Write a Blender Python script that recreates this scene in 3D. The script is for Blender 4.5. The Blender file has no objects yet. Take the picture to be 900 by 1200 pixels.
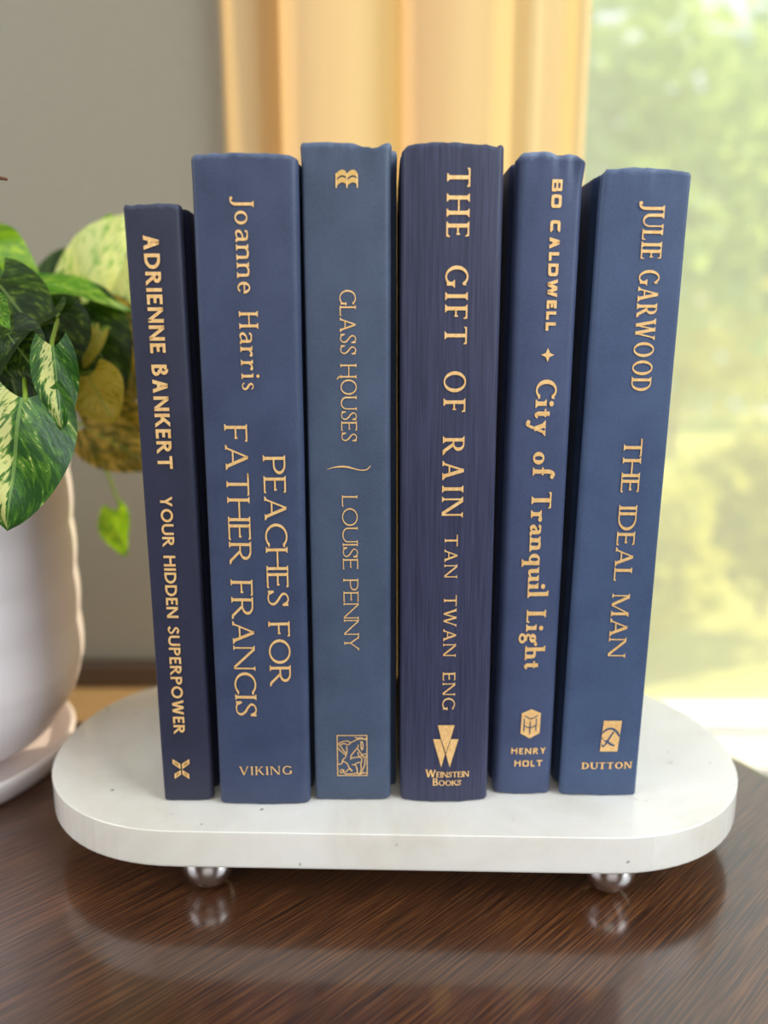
import bpy, math, random
from math import sin, cos, pi, radians, hypot, atan2
from mathutils import Vector, Matrix, noise

random.seed(7)
scene = bpy.context.scene
col = scene.collection
MM = 0.001

# ------------------------------------------------------------------ camera
PITCH = radians(12.0)
CAM = Vector((0, 0, 0.205))
cd = bpy.data.cameras.new('camera')
cam = bpy.data.objects.new('camera', cd)
col.objects.link(cam)
cam.location = CAM
cam.rotation_euler = (pi / 2 - PITCH, 0, 0)
cd.sensor_fit = 'VERTICAL'
cd.sensor_height = 36.0
cd.lens = 27.0
cd.clip_start = 0.005
cd.dof.use_dof = True
cd.dof.focus_distance = 0.274
cd.dof.aperture_fstop = 4.1
cd.dof.aperture_blades = 0
scene.camera = cam

# ------------------------------------------------------------------ world, sun, daylight of the other windows
world = bpy.data.worlds.new('sky')
scene.world = world
world.use_nodes = True
wn = world.node_tree
bg = wn.nodes['Background']
bg.inputs['Color'].default_value = (0.80, 0.90, 1.0, 1)
bg.inputs['Strength'].default_value = 1.25

sd = bpy.data.lights.new('sun', 'SUN')
sd.energy = 6.5
sd.color = (1.0, 0.86, 0.62)
sd.angle = radians(1.0)
sun = bpy.data.objects.new('sun', sd)
col.objects.link(sun)
sun_to = Vector((2.6, 1.0, 1.55)).normalized()
sun.rotation_euler = sun_to.to_track_quat('Z', 'Y').to_euler()


def area(name, loc, target, sx, sy, energy, color):
    l = bpy.data.lights.new(name, 'AREA')
    l.shape = 'RECTANGLE'
    l.size, l.size_y, l.energy, l.color = sx, sy, energy, color
    o = bpy.data.objects.new(name, l)
    col.objects.link(o)
    o.location = loc
    o.rotation_euler = (Vector(loc) - Vector(target)).to_track_quat('Z', 'Y').to_euler()


# the room's other windows: on the right wall, on the left wall and behind the camera
area('right_window_daylight', (1.30, -0.30, 0.85), (0, 0.3, 0.05), 1.1, 1.2, 43, (0.82, 0.91, 1.0))
area('left_window_daylight', (-1.55, -0.55, 0.90), (0, 0.3, 0.05), 1.1, 1.2, 21, (0.88, 0.92, 1.0))
area('front_window_daylight', (0.15, -1.85, 1.00), (0, 0.3, 0.05), 1.4, 1.2, 15, (0.95, 0.96, 1.0))

scene.view_settings.view_transform = 'Standard'
scene.view_settings.look = 'None'
scene.view_settings.exposure = 0.0
scene.view_settings.gamma = 1.0
scene.view_settings.use_curve_mapping = False


# ------------------------------------------------------------------ helpers
def ray(px, py):
    x = (px - 450) / 900.0
    y = -(py - 600) / 900.0
    return Vector((x, cos(PITCH) + y * sin(PITCH), -sin(PITCH) + y * cos(PITCH)))


def at(px, py, d):
    """point of the place seen at a pixel of the photograph, d metres in front of the camera"""
    v = ray(px, py)
    return CAM + v * (d / v.y)


def srgb(r, g, b):
    f = lambda c: (c / 255 / 12.92) if c / 255 <= 0.04045 else ((c / 255 + 0.055) / 1.055) ** 2.4
    return (f(r), f(g), f(b), 1)


def tag(o, label=None, cat=None, group=None, kind=None):
    for k, v in (('label', label), ('category', cat), ('group', group), ('kind', kind)):
        if v:
            o[k] = v
    return o


def empty(name, loc=(0, 0, 0), rot=(0, 0, 0)):
    o = bpy.data.objects.new(name, None)
    col.objects.link(o)
    o.location = loc
    o.rotation_euler = rot
    o.empty_display_size = 0.02
    return o


class MB:
    """collects vertices and faces, then links them as one mesh object"""

    def __init__(self):
        self.v, self.f, self.uv = [], [], []

    def add(self, vs, fs):
        n = len(self.v)
        self.v += [tuple(p) for p in vs]
        self.f += [tuple(i + n for i in f) for f in fs]

    def box(self, a, b):
        x0, y0, z0 = a
        x1, y1, z1 = b
        self.add([(x0, y0, z0), (x1, y0, z0), (x1, y1, z0), (x0, y1, z0), (x0, y0, z1), (x1, y0, z1), (x1, y1, z1), (x0, y1, z1)],
                 [(0, 3, 2, 1), (4, 5, 6, 7), (0, 1, 5, 4), (1, 2, 6, 5), (2, 3, 7, 6), (3, 0, 4, 7)])

    def lathe(self, prof, c=(0, 0, 0), n=64):
        vs, fs = [], []
        m = len(prof)
        for k in range(n):
            a = 2 * pi * k / n
            for r, z in prof:
                vs.append((c[0] + r * cos(a), c[1] + r * sin(a), c[2] + z))
        for k in range(n):
            k2 = (k + 1) % n
            for j in range(m - 1):
                fs.append((k * m + j, k2 * m + j, k2 * m + j + 1, k * m + j + 1))
        self.add(vs, fs)

    def tube(self, pts, rads, n=10):
        pts = [Vector(p) for p in pts]
        if not isinstance(rads, (list, tuple)):
            rads = [rads] * len(pts)
        vs, fs = [], []
        for i, p in enumerate(pts):
            d = (pts[min(i + 1, len(pts) - 1)] - pts[max(i - 1, 0)]).normalized()
            a = d.cross(Vector((0.31, 0.9, 0.22))).normalized()
            b = d.cross(a)
            for k in range(n):
                t = 2 * pi * k / n
                vs.append(p + (a * cos(t) + b * sin(t)) * rads[i])
        for i in range(len(pts) - 1):
            for k in range(n):
                k2 = (k + 1) % n
                fs.append((i * n + k, i * n + k2, (i + 1) * n + k2, (i + 1) * n + k))
        fs.append(tuple(range(n))[::-1])
        fs.append(tuple((len(pts) - 1) * n + k for k in range(n)))
        self.add(vs, fs)

    def build(self, name, mat, parent=None, smooth=False, bevel=0.0, segs=3):
        me = bpy.data.meshes.new(name)
        me.from_pydata(self.v, [], self.f)
        me.update()
        if mat:
            me.materials.append(mat)
        if smooth:
            me.polygons.foreach_set('use_smooth', [True] * len(me.polygons))
        if self.uv:
            ul = me.uv_layers.new(name='UVMap')
            for lp in me.loops:
                ul.data[lp.index].uv = self.uv[lp.vertex_index]
        o = bpy.data.objects.new(name, me)
        col.objects.link(o)
        if parent:
            o.parent = parent
        if bevel:
            m = o.modifiers.new('bevel', 'BEVEL')
            m.width = bevel
            m.segments = segs
            m.limit_method = 'ANGLE'
        return o


def catmull(pts, n=6):
    """smooth path through points of any dimension"""
    out = []
    P = [pts[0]] + list(pts) + [pts[-1]]
    for i in range(1, len(P) - 2):
        a, b, c, d = P[i - 1], P[i], P[i + 1], P[i + 2]
        for k in range(n):
            t = k / n
            out.append(tuple(0.5 * (2 * q + (r - p) * t + (2 * p - 5 * q + 4 * r - s) * t * t + (3 * q - p - 3 * r + s) * t ** 3)
                             for p, q, r, s in zip(a, b, c, d)))
    out.append(tuple(pts[-1]))
    return out


# ------------------------------------------------------------------ materials
def mat(name):
    m = bpy.data.materials.new(name)
    m.use_nodes = True
    nt = m.node_tree
    return m, nt, nt.nodes['Principled BSDF'], nt.nodes['Material Output']


def nd(nt, typ, **kw):
    n = nt.nodes.new(typ)
    for k, v in kw.items():
        if k.startswith('i_'):
            n.inputs[k[2:].replace('_', ' ')].default_value = v
        else:
            setattr(n, k, v)
    return n


def lk(nt, a, b):
    nt.links.new(a, b)


def ramp(nt, fac, stops):
    r = nt.nodes.new('ShaderNodeValToRGB')
    e = r.color_ramp.elements
    while len(e) < len(stops):
        e.new(0.5)
    for i, (p, c) in enumerate(stops):
        e[i].position = p
        e[i].color = c
    lk(nt, fac, r.inputs['Fac'])
    return r.outputs['Color']


def coords(nt, scale=(1, 1, 1), rot=(0, 0, 0), kind='Object'):
    tc = nt.nodes.new('ShaderNodeTexCoord')
    mp = nt.nodes.new('ShaderNodeMapping')
    mp.inputs['Scale'].default_value = scale
    mp.inputs['Rotation'].default_value = rot
    lk(nt, tc.outputs[kind], mp.inputs['Vector'])
    return mp.outputs['Vector']


def noise_tex(nt, vec, scale, detail=3.0, rough=0.5, dist=0.0):
    n = nt.nodes.new('ShaderNodeTexNoise')
    n.inputs['Scale'].default_value = scale
    n.inputs['Detail'].default_value = detail
    n.inputs['Roughness'].default_value = rough
    n.inputs['Distortion'].default_value = dist
    if vec is not None:
        lk(nt, vec, n.inputs['Vector'])
    return n.outputs['Fac']


def bump(nt, h, bsdf, strength, dist):
    b = nt.nodes.new('ShaderNodeBump')
    b.inputs['Strength'].default_value = strength
    b.inputs['Distance'].default_value = dist
    lk(nt, h, b.inputs['Height'])
    lk(nt, b.outputs['Normal'], bsdf.inputs['Normal'])


def plain(name, color, rough=0.6, metal=0.0, spec=0.5):
    m, nt, b, o = mat(name)
    b.inputs['Base Color'].default_value = color
    b.inputs['Roughness'].default_value = rough
    b.inputs['Metallic'].default_value = metal
    b.inputs['Specular IOR Level'].default_value = spec
    return m


def cloth(name, color, color2, weave=False, H=240, wear_highlight=0.5):
    m, nt, b, o = mat(name)
    v = coords(nt)
    if weave:
        sx = nt.nodes.new('ShaderNodeSeparateXYZ')
        lk(nt, v, sx.inputs[0])

        def wav(sock, freq, ph=0.0):
            a = nd(nt, 'ShaderNodeMath', operation='MULTIPLY')
            lk(nt, sock, a.inputs[0])
            a.inputs[1].default_value = freq * 2 * pi
            s = nd(nt, 'ShaderNodeMath', operation='SINE')
            lk(nt, a.outputs[0], s.inputs[0])
            return s.outputs[0]
        wx = wav(sx.outputs['X'], 1540)
        wz = wav(sx.outputs['Z'], 1180)
        mul = nd(nt, 'ShaderNodeMath', operation='MULTIPLY')
        lk(nt, wx, mul.inputs[0])
        lk(nt, wz, mul.inputs[1])
        # uneven warp threads: long thin streaks up the spine
        vs = coords(nt, (1700, 1700, 40))
        st = noise_tex(nt, vs, 1.0, 2.0)
        mm = nd(nt, 'ShaderNodeMath', operation='MULTIPLY_ADD')
        lk(nt, mul.outputs[0], mm.inputs[0])
        mm.inputs[1].default_value = 0.34
        lk(nt, st, mm.inputs[2])
        fac = mm.outputs[0]
        c = ramp(nt, fac, [(0.28, color), (0.78, color2)])
        bump(nt, fac, b, 0.2, 0.0001)
    else:
        n1 = noise_tex(nt, v, 1150, 2.0)
        n2 = noise_tex(nt, v, 55, 4.0)
        mx = nd(nt, 'ShaderNodeMath', operation='MULTIPLY_ADD')
        lk(nt, n1, mx.inputs[0])
        mx.inputs[1].default_value = 0.6
        lk(nt, n2, mx.inputs[2])
        c = ramp(nt, mx.outputs[0], [(0.45, color), (1.0, color2)])
        bump(nt, n1, b, 0.22, 0.0001)
    # rubbed, paler cloth along the head edge, its rim highlight painted in
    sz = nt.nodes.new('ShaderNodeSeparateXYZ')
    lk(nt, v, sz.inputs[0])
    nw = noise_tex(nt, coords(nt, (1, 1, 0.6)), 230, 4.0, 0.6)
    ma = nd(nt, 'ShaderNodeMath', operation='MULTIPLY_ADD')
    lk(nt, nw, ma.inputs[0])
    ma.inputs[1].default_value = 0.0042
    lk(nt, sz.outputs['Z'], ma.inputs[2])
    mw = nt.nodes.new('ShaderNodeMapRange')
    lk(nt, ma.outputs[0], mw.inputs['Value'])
    for nm, vl in (('From Min', H * MM + 0.0004), ('From Max', H * MM + 0.0026), ('To Min', 0.0), ('To Max', wear_highlight)):
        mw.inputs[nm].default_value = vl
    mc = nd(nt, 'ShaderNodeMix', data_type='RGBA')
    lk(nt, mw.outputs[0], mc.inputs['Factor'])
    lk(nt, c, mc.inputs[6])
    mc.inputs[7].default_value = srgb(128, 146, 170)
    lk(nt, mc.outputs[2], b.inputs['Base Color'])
    b.inputs['Roughness'].default_value = 0.5
    b.inputs['Specular IOR Level'].default_value = 0.45
    b.inputs['Sheen Weight'].default_value = 0.06
    b.inputs['Sheen Roughness'].default_value = 0.4
    return m


def gold_mat():
    m, nt, b, o = mat('gold_foil')
    v = coords(nt)
    n = noise_tex(nt, v, 900, 2.0)
    c = ramp(nt, n, [(0.3, (0.88, 0.50, 0.17, 1)), (0.75, (1.0, 0.68, 0.31, 1))])
    lk(nt, c, b.inputs['Base Color'])
    b.inputs['Metallic'].default_value = 0.25
    b.inputs['Roughness'].default_value = 0.42
    return m


def wood_mat():
    m, nt, b, o = mat('dark_polished_wood')
    a = radians(-43)
    va = coords(nt, (1, 1, 1), (0, 0, a))
    mp = nt.nodes.new('ShaderNodeMapping')
    mp.inputs['Scale'].default_value = (32, 1350, 32)
    lk(nt, va, mp.inputs['Vector'])
    pores = noise_tex(nt, mp.outputs['Vector'], 1.0, 2.0, 0.55, 0.15)
    mp2 = nt.nodes.new('ShaderNodeMapping')
    mp2.inputs['Scale'].default_value = (3, 34, 3)
    lk(nt, va, mp2.inputs['Vector'])
    bands = noise_tex(nt, mp2.outputs['Vector'], 1.0, 4.0, 0.55, 0.6)
    c1 = ramp(nt, pores, [(0.34, srgb(44, 22, 10)), (0.50, srgb(74, 42, 21)), (0.68, srgb(110, 69, 37))])
    c2 = ramp(nt, bands, [(0.3, (0.76, 0.74, 0.72, 1)), (0.7, (1.1, 1.06, 1.0, 1))])
    mx = nd(nt, 'ShaderNodeMix', data_type='RGBA', blend_type='MULTIPLY')
    mx.inputs['Factor'].default_value = 1.0
    lk(nt, c1, mx.inputs[6])
    lk(nt, c2, mx.inputs[7])
    lk(nt, mx.outputs[2], b.inputs['Base Color'])
    b.inputs['Roughness'].default_value = 0.34
    b.inputs['Coat Weight'].default_value = 1.0
    b.inputs['Coat Roughness'].default_value = 0.13
    b.inputs['Coat IOR'].default_value = 1.62
    bump(nt, pores, b, 0.12, 0.0003)
    return m


def marble_mat():
    m, nt, b, o = mat('white_marble')
    v = coords(nt)
    n1 = noise_tex(nt, v, 9, 6.0, 0.6, 1.2)
    n2 = noise_tex(nt, v, 60, 5.0, 0.62, 0.8)
    c1 = ramp(nt, n1, [(0.30, srgb(224, 217, 203)), (0.52, srgb(238, 234, 224)), (0.75, srgb(243, 240, 233))])
    c2 = ramp(nt, n2, [(0.27, srgb(150, 148, 146)), (0.335, srgb(246, 245, 243)), (1.0, (1, 1, 1, 1))])
    mx = nd(nt, 'ShaderNodeMix', data_type='RGBA', blend_type='MULTIPLY')
    mx.inputs['Factor'].default_value = 0.8
    lk(nt, c1, mx.inputs[6])
    lk(nt, c2, mx.inputs[7])
    vo = nt.nodes.new('ShaderNodeTexVoronoi')
    vo.inputs['Scale'].default_value = 62.0
    lk(nt, v, vo.inputs['Vector'])
    n3 = noise_tex(nt, v, 700, 2.0)
    pa = nd(nt, 'ShaderNodeMath', operation='MULTIPLY_ADD')
    lk(nt, n3, pa.inputs[0])
    pa.inputs[1].default_value = 0.10
    lk(nt, vo.outputs['Distance'], pa.inputs[2])
    c3 = ramp(nt, pa.outputs[0], [(0.085, srgb(120, 114, 108)), (0.115, (1, 1, 1, 1))])
    mp3 = nd(nt, 'ShaderNodeMix', data_type='RGBA', blend_type='MULTIPLY')
    mp3.inputs['Factor'].default_value = 0.8
    lk(nt, mx.outputs[2], mp3.inputs[6])
    lk(nt, c3, mp3.inputs[7])
    lk(nt, mp3.outputs[2], b.inputs['Base Color'])
    b.inputs['Roughness'].default_value = 0.16
    b.inputs['Subsurface Weight'].default_value = 0.25
    b.inputs['Subsurface Radius'].default_value = (0.006, 0.005, 0.004)
    b.inputs['Subsurface Scale'].default_value = 1.0
    return m


def leaf_mat(name, dark, mid, pale, amount, trans=0.35, rough=0.35, stripe=0.0):
    """variegated leaf: streaks of the pale colour run out from the midrib along the veins"""
    m, nt, b, o = mat(name)
    tc = nt.nodes.new('ShaderNodeTexCoord')
    sx = nt.nodes.new('ShaderNodeSeparateXYZ')
    lk(nt, tc.outputs['UV'], sx.inputs[0])
    oi = nt.nodes.new('ShaderNodeObjectInfo')
    absu = nd(nt, 'ShaderNodeMath', operation='ABSOLUTE')
    lk(nt, sx.outputs['X'], absu.inputs[0])
    # vein coordinate: s - 0.45|u|
    vein = nd(nt, 'ShaderNodeMath', operation='MULTIPLY_ADD')
    lk(nt, absu.outputs[0], vein.inputs[0])
    vein.inputs[1].default_value = -0.45
    lk(nt, sx.outputs['Y'], vein.inputs[2])
    cb = nt.nodes.new('ShaderNodeCombineXYZ')
    m1 = nd(nt, 'ShaderNodeMath', operation='MULTIPLY')
    lk(nt, sx.outputs['X'], m1.inputs[0])
    m1.inputs[1].default_value = 3.6
    m2 = nd(nt, 'ShaderNodeMath', operation='MULTIPLY')
    lk(nt, vein.outputs[0], m2.inputs[0])
    m2.inputs[1].default_value = 14.0
    m3 = nd(nt, 'ShaderNodeMath', operation='MULTIPLY')
    lk(nt, oi.outputs['Random'], m3.inputs[0])
    m3.inputs[1].default_value = 37.0
    lk(nt, m1.outputs[0], cb.inputs[0])
    lk(nt, m2.outputs[0], cb.inputs[1])
    lk(nt, m3.outputs[0], cb.inputs[2])
    n1 = noise_tex(nt, cb.outputs[0], 0.9, 6.0, 0.68, 0.5)
    if stripe:      # a pale stripe on one side of the midrib
        mr_ = nt.nodes.new('ShaderNodeMapRange')
        mr_.interpolation_type = 'SMOOTHSTEP'
        lk(nt, sx.outputs['X'], mr_.inputs['Value'])
        mr_.inputs['From Min'].default_value = 0.02
        mr_.inputs['From Max'].default_value = 0.16
        mr_.inputs['To Min'].default_value = 0.0
        mr_.inputs['To Max'].default_value = stripe
        m4 = nt.nodes.new('ShaderNodeMapRange')
        m4.interpolation_type = 'SMOOTHSTEP'
        lk(nt, sx.outputs['X'], m4.inputs['Value'])
        for nm, vl in (('From Min', 0.40), ('From Max', 0.75), ('To Min', 1.0), ('To Max', 0.1)):
            m4.inputs[nm].default_value = vl
        m5 = nd(nt, 'ShaderNodeMath', operation='MULTIPLY')
        lk(nt, mr_.outputs[0], m5.inputs[0])
        lk(nt, m4.outputs[0], m5.inputs[1])
        ad = nd(nt, 'ShaderNodeMath', operation='ADD')
        lk(nt, n1, ad.inputs[0])
        lk(nt, m5.outputs[0], ad.inputs[1])
        n1 = ad.outputs[0]
    e = 0.5 + 0.32 * (0.5 - amount)
    c = ramp(nt, n1, [(e - 0.16, dark), (e - 0.02, mid), (e + 0.05, pale), (min(1.0, e + 0.3), pale)])
    # pale midrib
    mr = nd(nt, 'ShaderNodeMath', operation='LESS_THAN')
    lk(nt, absu.outputs[0], mr.inputs[0])
    mr.inputs[1].default_value = 0.035
    mx = nd(nt, 'ShaderNodeMix', data_type='RGBA')
    mm = nd(nt, 'ShaderNodeMath', operation='MULTIPLY')
    lk(nt, mr.outputs[0], mm.inputs[0])
    mm.inputs[1].default_value = 0.55
    lk(nt, mm.outputs[0], mx.inputs['Factor'])
    lk(nt, c, mx.inputs[6])
    mx.inputs[7].default_value = srgb(150, 185, 95)
    lk(nt, mx.outputs[2], b.inputs['Base Color'])
    b.inputs['Roughness'].default_value = rough
    n2 = noise_tex(nt, cb.outputs[0], 2.0, 2.0)
    bump(nt, n2, b, 0.25, 0.001)
    tr = nt.nodes.new('ShaderNodeBsdfTranslucent')
    lk(nt, mx.outputs[2], tr.inputs['Color'])
    ms = nt.nodes.new('ShaderNodeMixShader')
    ms.inputs['Fac'].default_value = trans
    lk(nt, b.outputs[0], ms.inputs[1])
    lk(nt, tr.outputs[0], ms.inputs[2])
    lk(nt, ms.outputs[0], o.inputs['Surface'])
    return m


def translucent_mat(name, color, fac, rough=0.8, tcol=None, streak=None):
    m, nt, b, o = mat(name)
    b.inputs['Base Color'].default_value = color
    b.inputs['Roughness'].default_value = rough
    b.inputs['Specular IOR Level'].default_value = 0.2
    tr = nt.nodes.new('ShaderNodeBsdfTranslucent')
    tr.inputs['Color'].default_value = tcol or color
    if streak:
        n = noise_tex(nt, coords(nt, streak), 1.0, 3.0)
        k = tcol or color
        c = ramp(nt, n, [(0.3, (k[0] * 0.9, k[1] * 0.86, k[2] * 0.8, 1)), (0.7, k)])
        lk(nt, c, tr.inputs['Color'])
    ms = nt.nodes.new('ShaderNodeMixShader')
    ms.inputs['Fac'].default_value = fac
    lk(nt, b.outputs[0], ms.inputs[1])
    lk(nt, tr.outputs[0], ms.inputs[2])
    lk(nt, ms.outputs[0], o.inputs['Surface'])
    return m


def glass_mat():
    """thin dusty window pane: see-through, mirror-like at grazing angles, a film of pale dust"""
    m, nt, b, o = mat('dusty_window_glass')
    nt.nodes.remove(b)
    t = nt.nodes.new('ShaderNodeBsdfTransparent')
    g = nt.nodes.new('ShaderNodeBsdfGlossy')
    g.inputs['Roughness'].default_value = 0.02
    fr = nt.nodes.new('ShaderNodeFresnel')
    fr.inputs['IOR'].default_value = 1.3
    m1 = nt.nodes.new('ShaderNodeMixShader')
    lk(nt, fr.outputs[0], m1.inputs['Fac'])
    lk(nt, t.outputs[0], m1.inputs[1])
    lk(nt, g.outputs[0], m1.inputs[2])
    d = nt.nodes.new('ShaderNodeBsdfTranslucent')
    d.inputs['Color'].default_value = (0.95, 0.95, 0.92, 1)
    m2 = nt.nodes.new('ShaderNodeMixShader')
    m2.inputs['Fac'].default_value = 0.35
    lk(nt, m1.outputs[0], m2.inputs[1])
    lk(nt, d.outputs[0], m2.inputs[2])
    lk(nt, m2.outputs[0], o.inputs['Surface'])
    return m


def page_mat():
    m, nt, b, o = mat('book_pages')
    n = noise_tex(nt, coords(nt, (2500, 6, 6)), 1.0, 1.0)
    c = ramp(nt, n, [(0.3, srgb(205, 192, 165)), (0.7, srgb(236, 226, 204))])
    lk(nt, c, b.inputs['Base Color'])
    b.inputs['Roughness'].default_value = 0.85
    return m


def paint_mat(name, color, rough=0.6):
    m, nt, b, o = mat(name)
    n = noise_tex(nt, coords(nt), 140, 3.0)
    k = color
    c = ramp(nt, n, [(0.3, (k[0] * 0.95, k[1] * 0.95, k[2] * 0.95, 1)), (0.7, k)])
    lk(nt, c, b.inputs['Base Color'])
    b.inputs['Roughness'].default_value = rough
    bump(nt, n, b, 0.08, 0.0006)
    return m


GOLD = gold_mat()
WOOD = wood_mat()
MARBLE = marble_mat()
PAGES = page_mat()
GLASS = glass_mat()
WALL = paint_mat('greige_wall_paint', srgb(146, 138, 118))
CEIL = paint_mat('ceiling_paint', srgb(225, 222, 214))
FLOORM = paint_mat('floor_boards', srgb(120, 88, 60), 0.4)
SILLM = paint_mat('cream_sill_paint', srgb(236, 228, 208), 0.4)
FRAMEM = paint_mat('white_frame_paint', srgb(238, 238, 232), 0.4)
TRIMM = paint_mat('dark_wood_trim', srgb(78, 58, 38), 0.5)
HONEY = paint_mat('honey_wood_ledge', srgb(226, 178, 112), 0.35)
CERAMIC = plain('white_glazed_ceramic', srgb(242, 232, 230), 0.3)
CHROME = plain('polished_steel', (0.60, 0.56, 0.53, 1), 0.24, 1.0)
SOIL = paint_mat('potting_soil', srgb(52, 38, 28), 0.95)
STEM = plain('green_stem', srgb(120, 150, 40), 0.5)
DRYSTEM = plain('dry_brown_stem', srgb(110, 62, 34), 0.7)
CURTAIN = translucent_mat('golden_curtain_cloth', (0.78, 0.60, 0.34, 1), 0.50, 0.9, (0.88, 0.63, 0.30, 1), (60, 60, 3))
L_DARK = leaf_mat('dark_green_leaf', srgb(30, 52, 7), srgb(58, 90, 13), srgb(122, 142, 44), 0.2, 0.42, 0.5)
L_MID = leaf_mat('mid_green_leaf', srgb(48, 104, 14), srgb(84, 146, 24), srgb(150, 185, 60), 0.4, 0.42, 0.45)
L_VAR = leaf_mat('variegated_leaf', srgb(38, 84, 24), srgb(84, 136, 30), srgb(226, 228, 140), 0.10, 0.3, 0.42, stripe=0.20)
L_PALE = leaf_mat('pale_variegated_leaf', srgb(84, 150, 50), srgb(150, 200, 80), srgb(236, 240, 150), 0.75, 0.4)
L_LIME = leaf_mat('sunlit_lime_leaf', srgb(92, 146, 4), srgb(138, 188, 6), srgb(180, 214, 24), 0.3, 0.5)  # lime glow of sun through the leaf, put into its colour
L_OLIVE = leaf_mat('olive_leaf', srgb(74, 84, 14), srgb(110, 108, 24), srgb(190, 165, 70), 0.5, 0.3)
L_YELLOW = leaf_mat('yellowing_leaf', srgb(150, 152, 20), srgb(200, 186, 40), srgb(222, 206, 84), 0.7, 0.35)


# ------------------------------------------------------------------ the room
WY = 0.60       # inner face of the wall with the window
WX0, WX1 = -0.09, 0.86
SILL_Z, WTOP = -0.116, 1.25
m = MB()
m.box((-1.9, WY, -0.75), (WX0, WY + 0.10, 1.65))
m.box((WX1, WY, -0.75), (1.42, WY + 0.10, 1.65))
m.box((WX0, WY, -0.75), (WX1, WY + 0.10, SILL_Z - 0.07))
m.box((WX0, WY, WTOP), (WX1, WY + 0.10, 1.65))
tag(m.build('wall_back', WALL), kind='structure')
m = MB()
m.box((-2.0, -2.1, -0.75), (-1.9, WY + 0.10, 1.65))
tag(m.build('wall_left', WALL), kind='structure')
m = MB()
m.box((1.42, -2.1, -0.75), (1.52, WY + 0.10, 1.65))
tag(m.build('wall_right', WALL), kind='structure')
m = MB()
m.box((-2.0, -2.2, -0.75), (1.52, -2.1, 1.65))
tag(m.build('wall_front', WALL), kind='structure')
m = MB()
m.box((-2.0, -2.2, -0.80), (1.52, WY + 0.10, -0.75))
tag(m.build('floor', FLOORM), kind='structure')
m = MB()
m.box((-2.0, -2.2, 1.65), (1.52, WY + 0.10, 1.70))
tag(m.build('ceiling', CEIL), kind='structure')
m = MB()
m.box((-1.9, WY - 0.014, -0.068), (WX0 - 0.04, WY, -0.046))
tag(m.build('trim_1', TRIMM, bevel=0.004), kind='structure')
m = MB()
m.box((-1.9, 0.425, -0.098), (WX0 - 0.04, WY, -0.068))
tag(m.build('trim_2', HONEY, bevel=0.004), kind='structure')

# window: frame, sill and pane
win = tag(empty('window_1', (0, WY, 0)), kind='structure')
m = MB()
fw = 0.03
m.box((WX0, 0.004, SILL_Z), (WX0 + fw, 0.05, WTOP))
m.box((WX1 - fw, 0.004, SILL_Z), (WX1, 0.05, WTOP))
m.box((WX0, 0.004, WTOP - fw), (WX1, 0.05, WTOP))
m.box((WX0, 0.004, SILL_Z), (WX1, 0.05, SILL_Z + 0.008))
m.build('window_frame', FRAMEM, win, bevel=0.002)
m = MB()
m.box((WX0 - 0.03, -0.055, SILL_Z - 0.03), (WX1 + 0.04, 0.05, SILL_Z))
m.box((WX0 - 0.02, -0.050, SILL_Z - 0.20), (WX1 + 0.02, -0.0, SILL_Z - 0.03))
m.build('window_sill', SILLM, win, bevel=0.003)
m = MB()
m.add([(WX0 + 0.01, 0.03, SILL_Z), (WX1 - 0.01, 0.03, SILL_Z), (WX1 - 0.01, 0.03, WTOP), (WX0 + 0.01, 0.03, WTOP)], [(0, 1, 2, 3)])
m.build('glass_pane', GLASS, win)

# curtain: a pleated sheet whose path in plan doubles back where the pleats overlap
path = [(-0.116, 0.560), (-0.105, 0.548), (-0.088, 0.552), (-0.066, 0.560), (-0.052, 0.552), (-0.058, 0.541), (-0.072, 0.540),
        (-0.066, 0.530), (-0.046, 0.532), (-0.020, 0.546), (0.006, 0.552), (0.022, 0.560), (0.036, 0.552), (0.030, 0.540), (0.012, 0.540),
        (0.014, 0.530), (0.034, 0.530), (0.056, 0.542), (0.074, 0.552), (0.088, 0.546), (0.100, 0.536), (0.112, 0.546), (0.124, 0.556), (0.136, 0.548), (0.143, 0.552)]
path = [((x + 0.116) / 0.259 * 0.255 - 0.1135, y + 0.0295) for x, y in path]
cp = catmull(path, 6)
zs = [SILL_Z + 0.004 + (1.64 - SILL_Z) * k / 40 for k in range(41)]
m = MB()
n = len(cp)
vs, fs = [], []
for z in zs:
    k = max(0.0, z - 0.2)
    for i, (x, y) in enumerate(cp):
        w = noise.noise(Vector((x * 14, z * 1.3, 0.3))) * 0.006
        vs.append((x, y + w, z))
for r in range(len(zs) - 1):
    for i in range(n - 1):
        fs.append((r * n + i, r * n + i + 1, (r + 1) * n + i + 1, (r + 1) * n + i))
m.add(vs, fs)
cur = empty('curtain', (0, 0, 0))
tag(cur, 'long golden cream curtain hanging in pleats beside the bright window', 'curtain')
m.build('curtain_panel', CURTAIN, cur, smooth=True)

# ------------------------------------------------------------------ garden beyond the window
GRASS = paint_mat('sunlit_lawn', srgb(196, 196, 96), 0.9)
m = MB()
gx = 30
vs, fs = [], []
for j in range(gx + 1):
    for i in range(gx + 1):
        x = -4 + 14 * i / gx
        y = 0.9 + 12 * j / gx
        vs.append((x, y, -1.05 + 0.06 * noise.noise(Vector((x, y, 0))) + 0.02 * max(0, y - 3)))
for j in range(gx):
    for i in range(gx):
        a = j * (gx + 1) + i
        fs.append((a, a + 1, a + gx + 2, a + gx + 1))
m.add(vs, fs)
tag(m.build('garden_lawn', GRASS), kind='structure')


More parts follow.
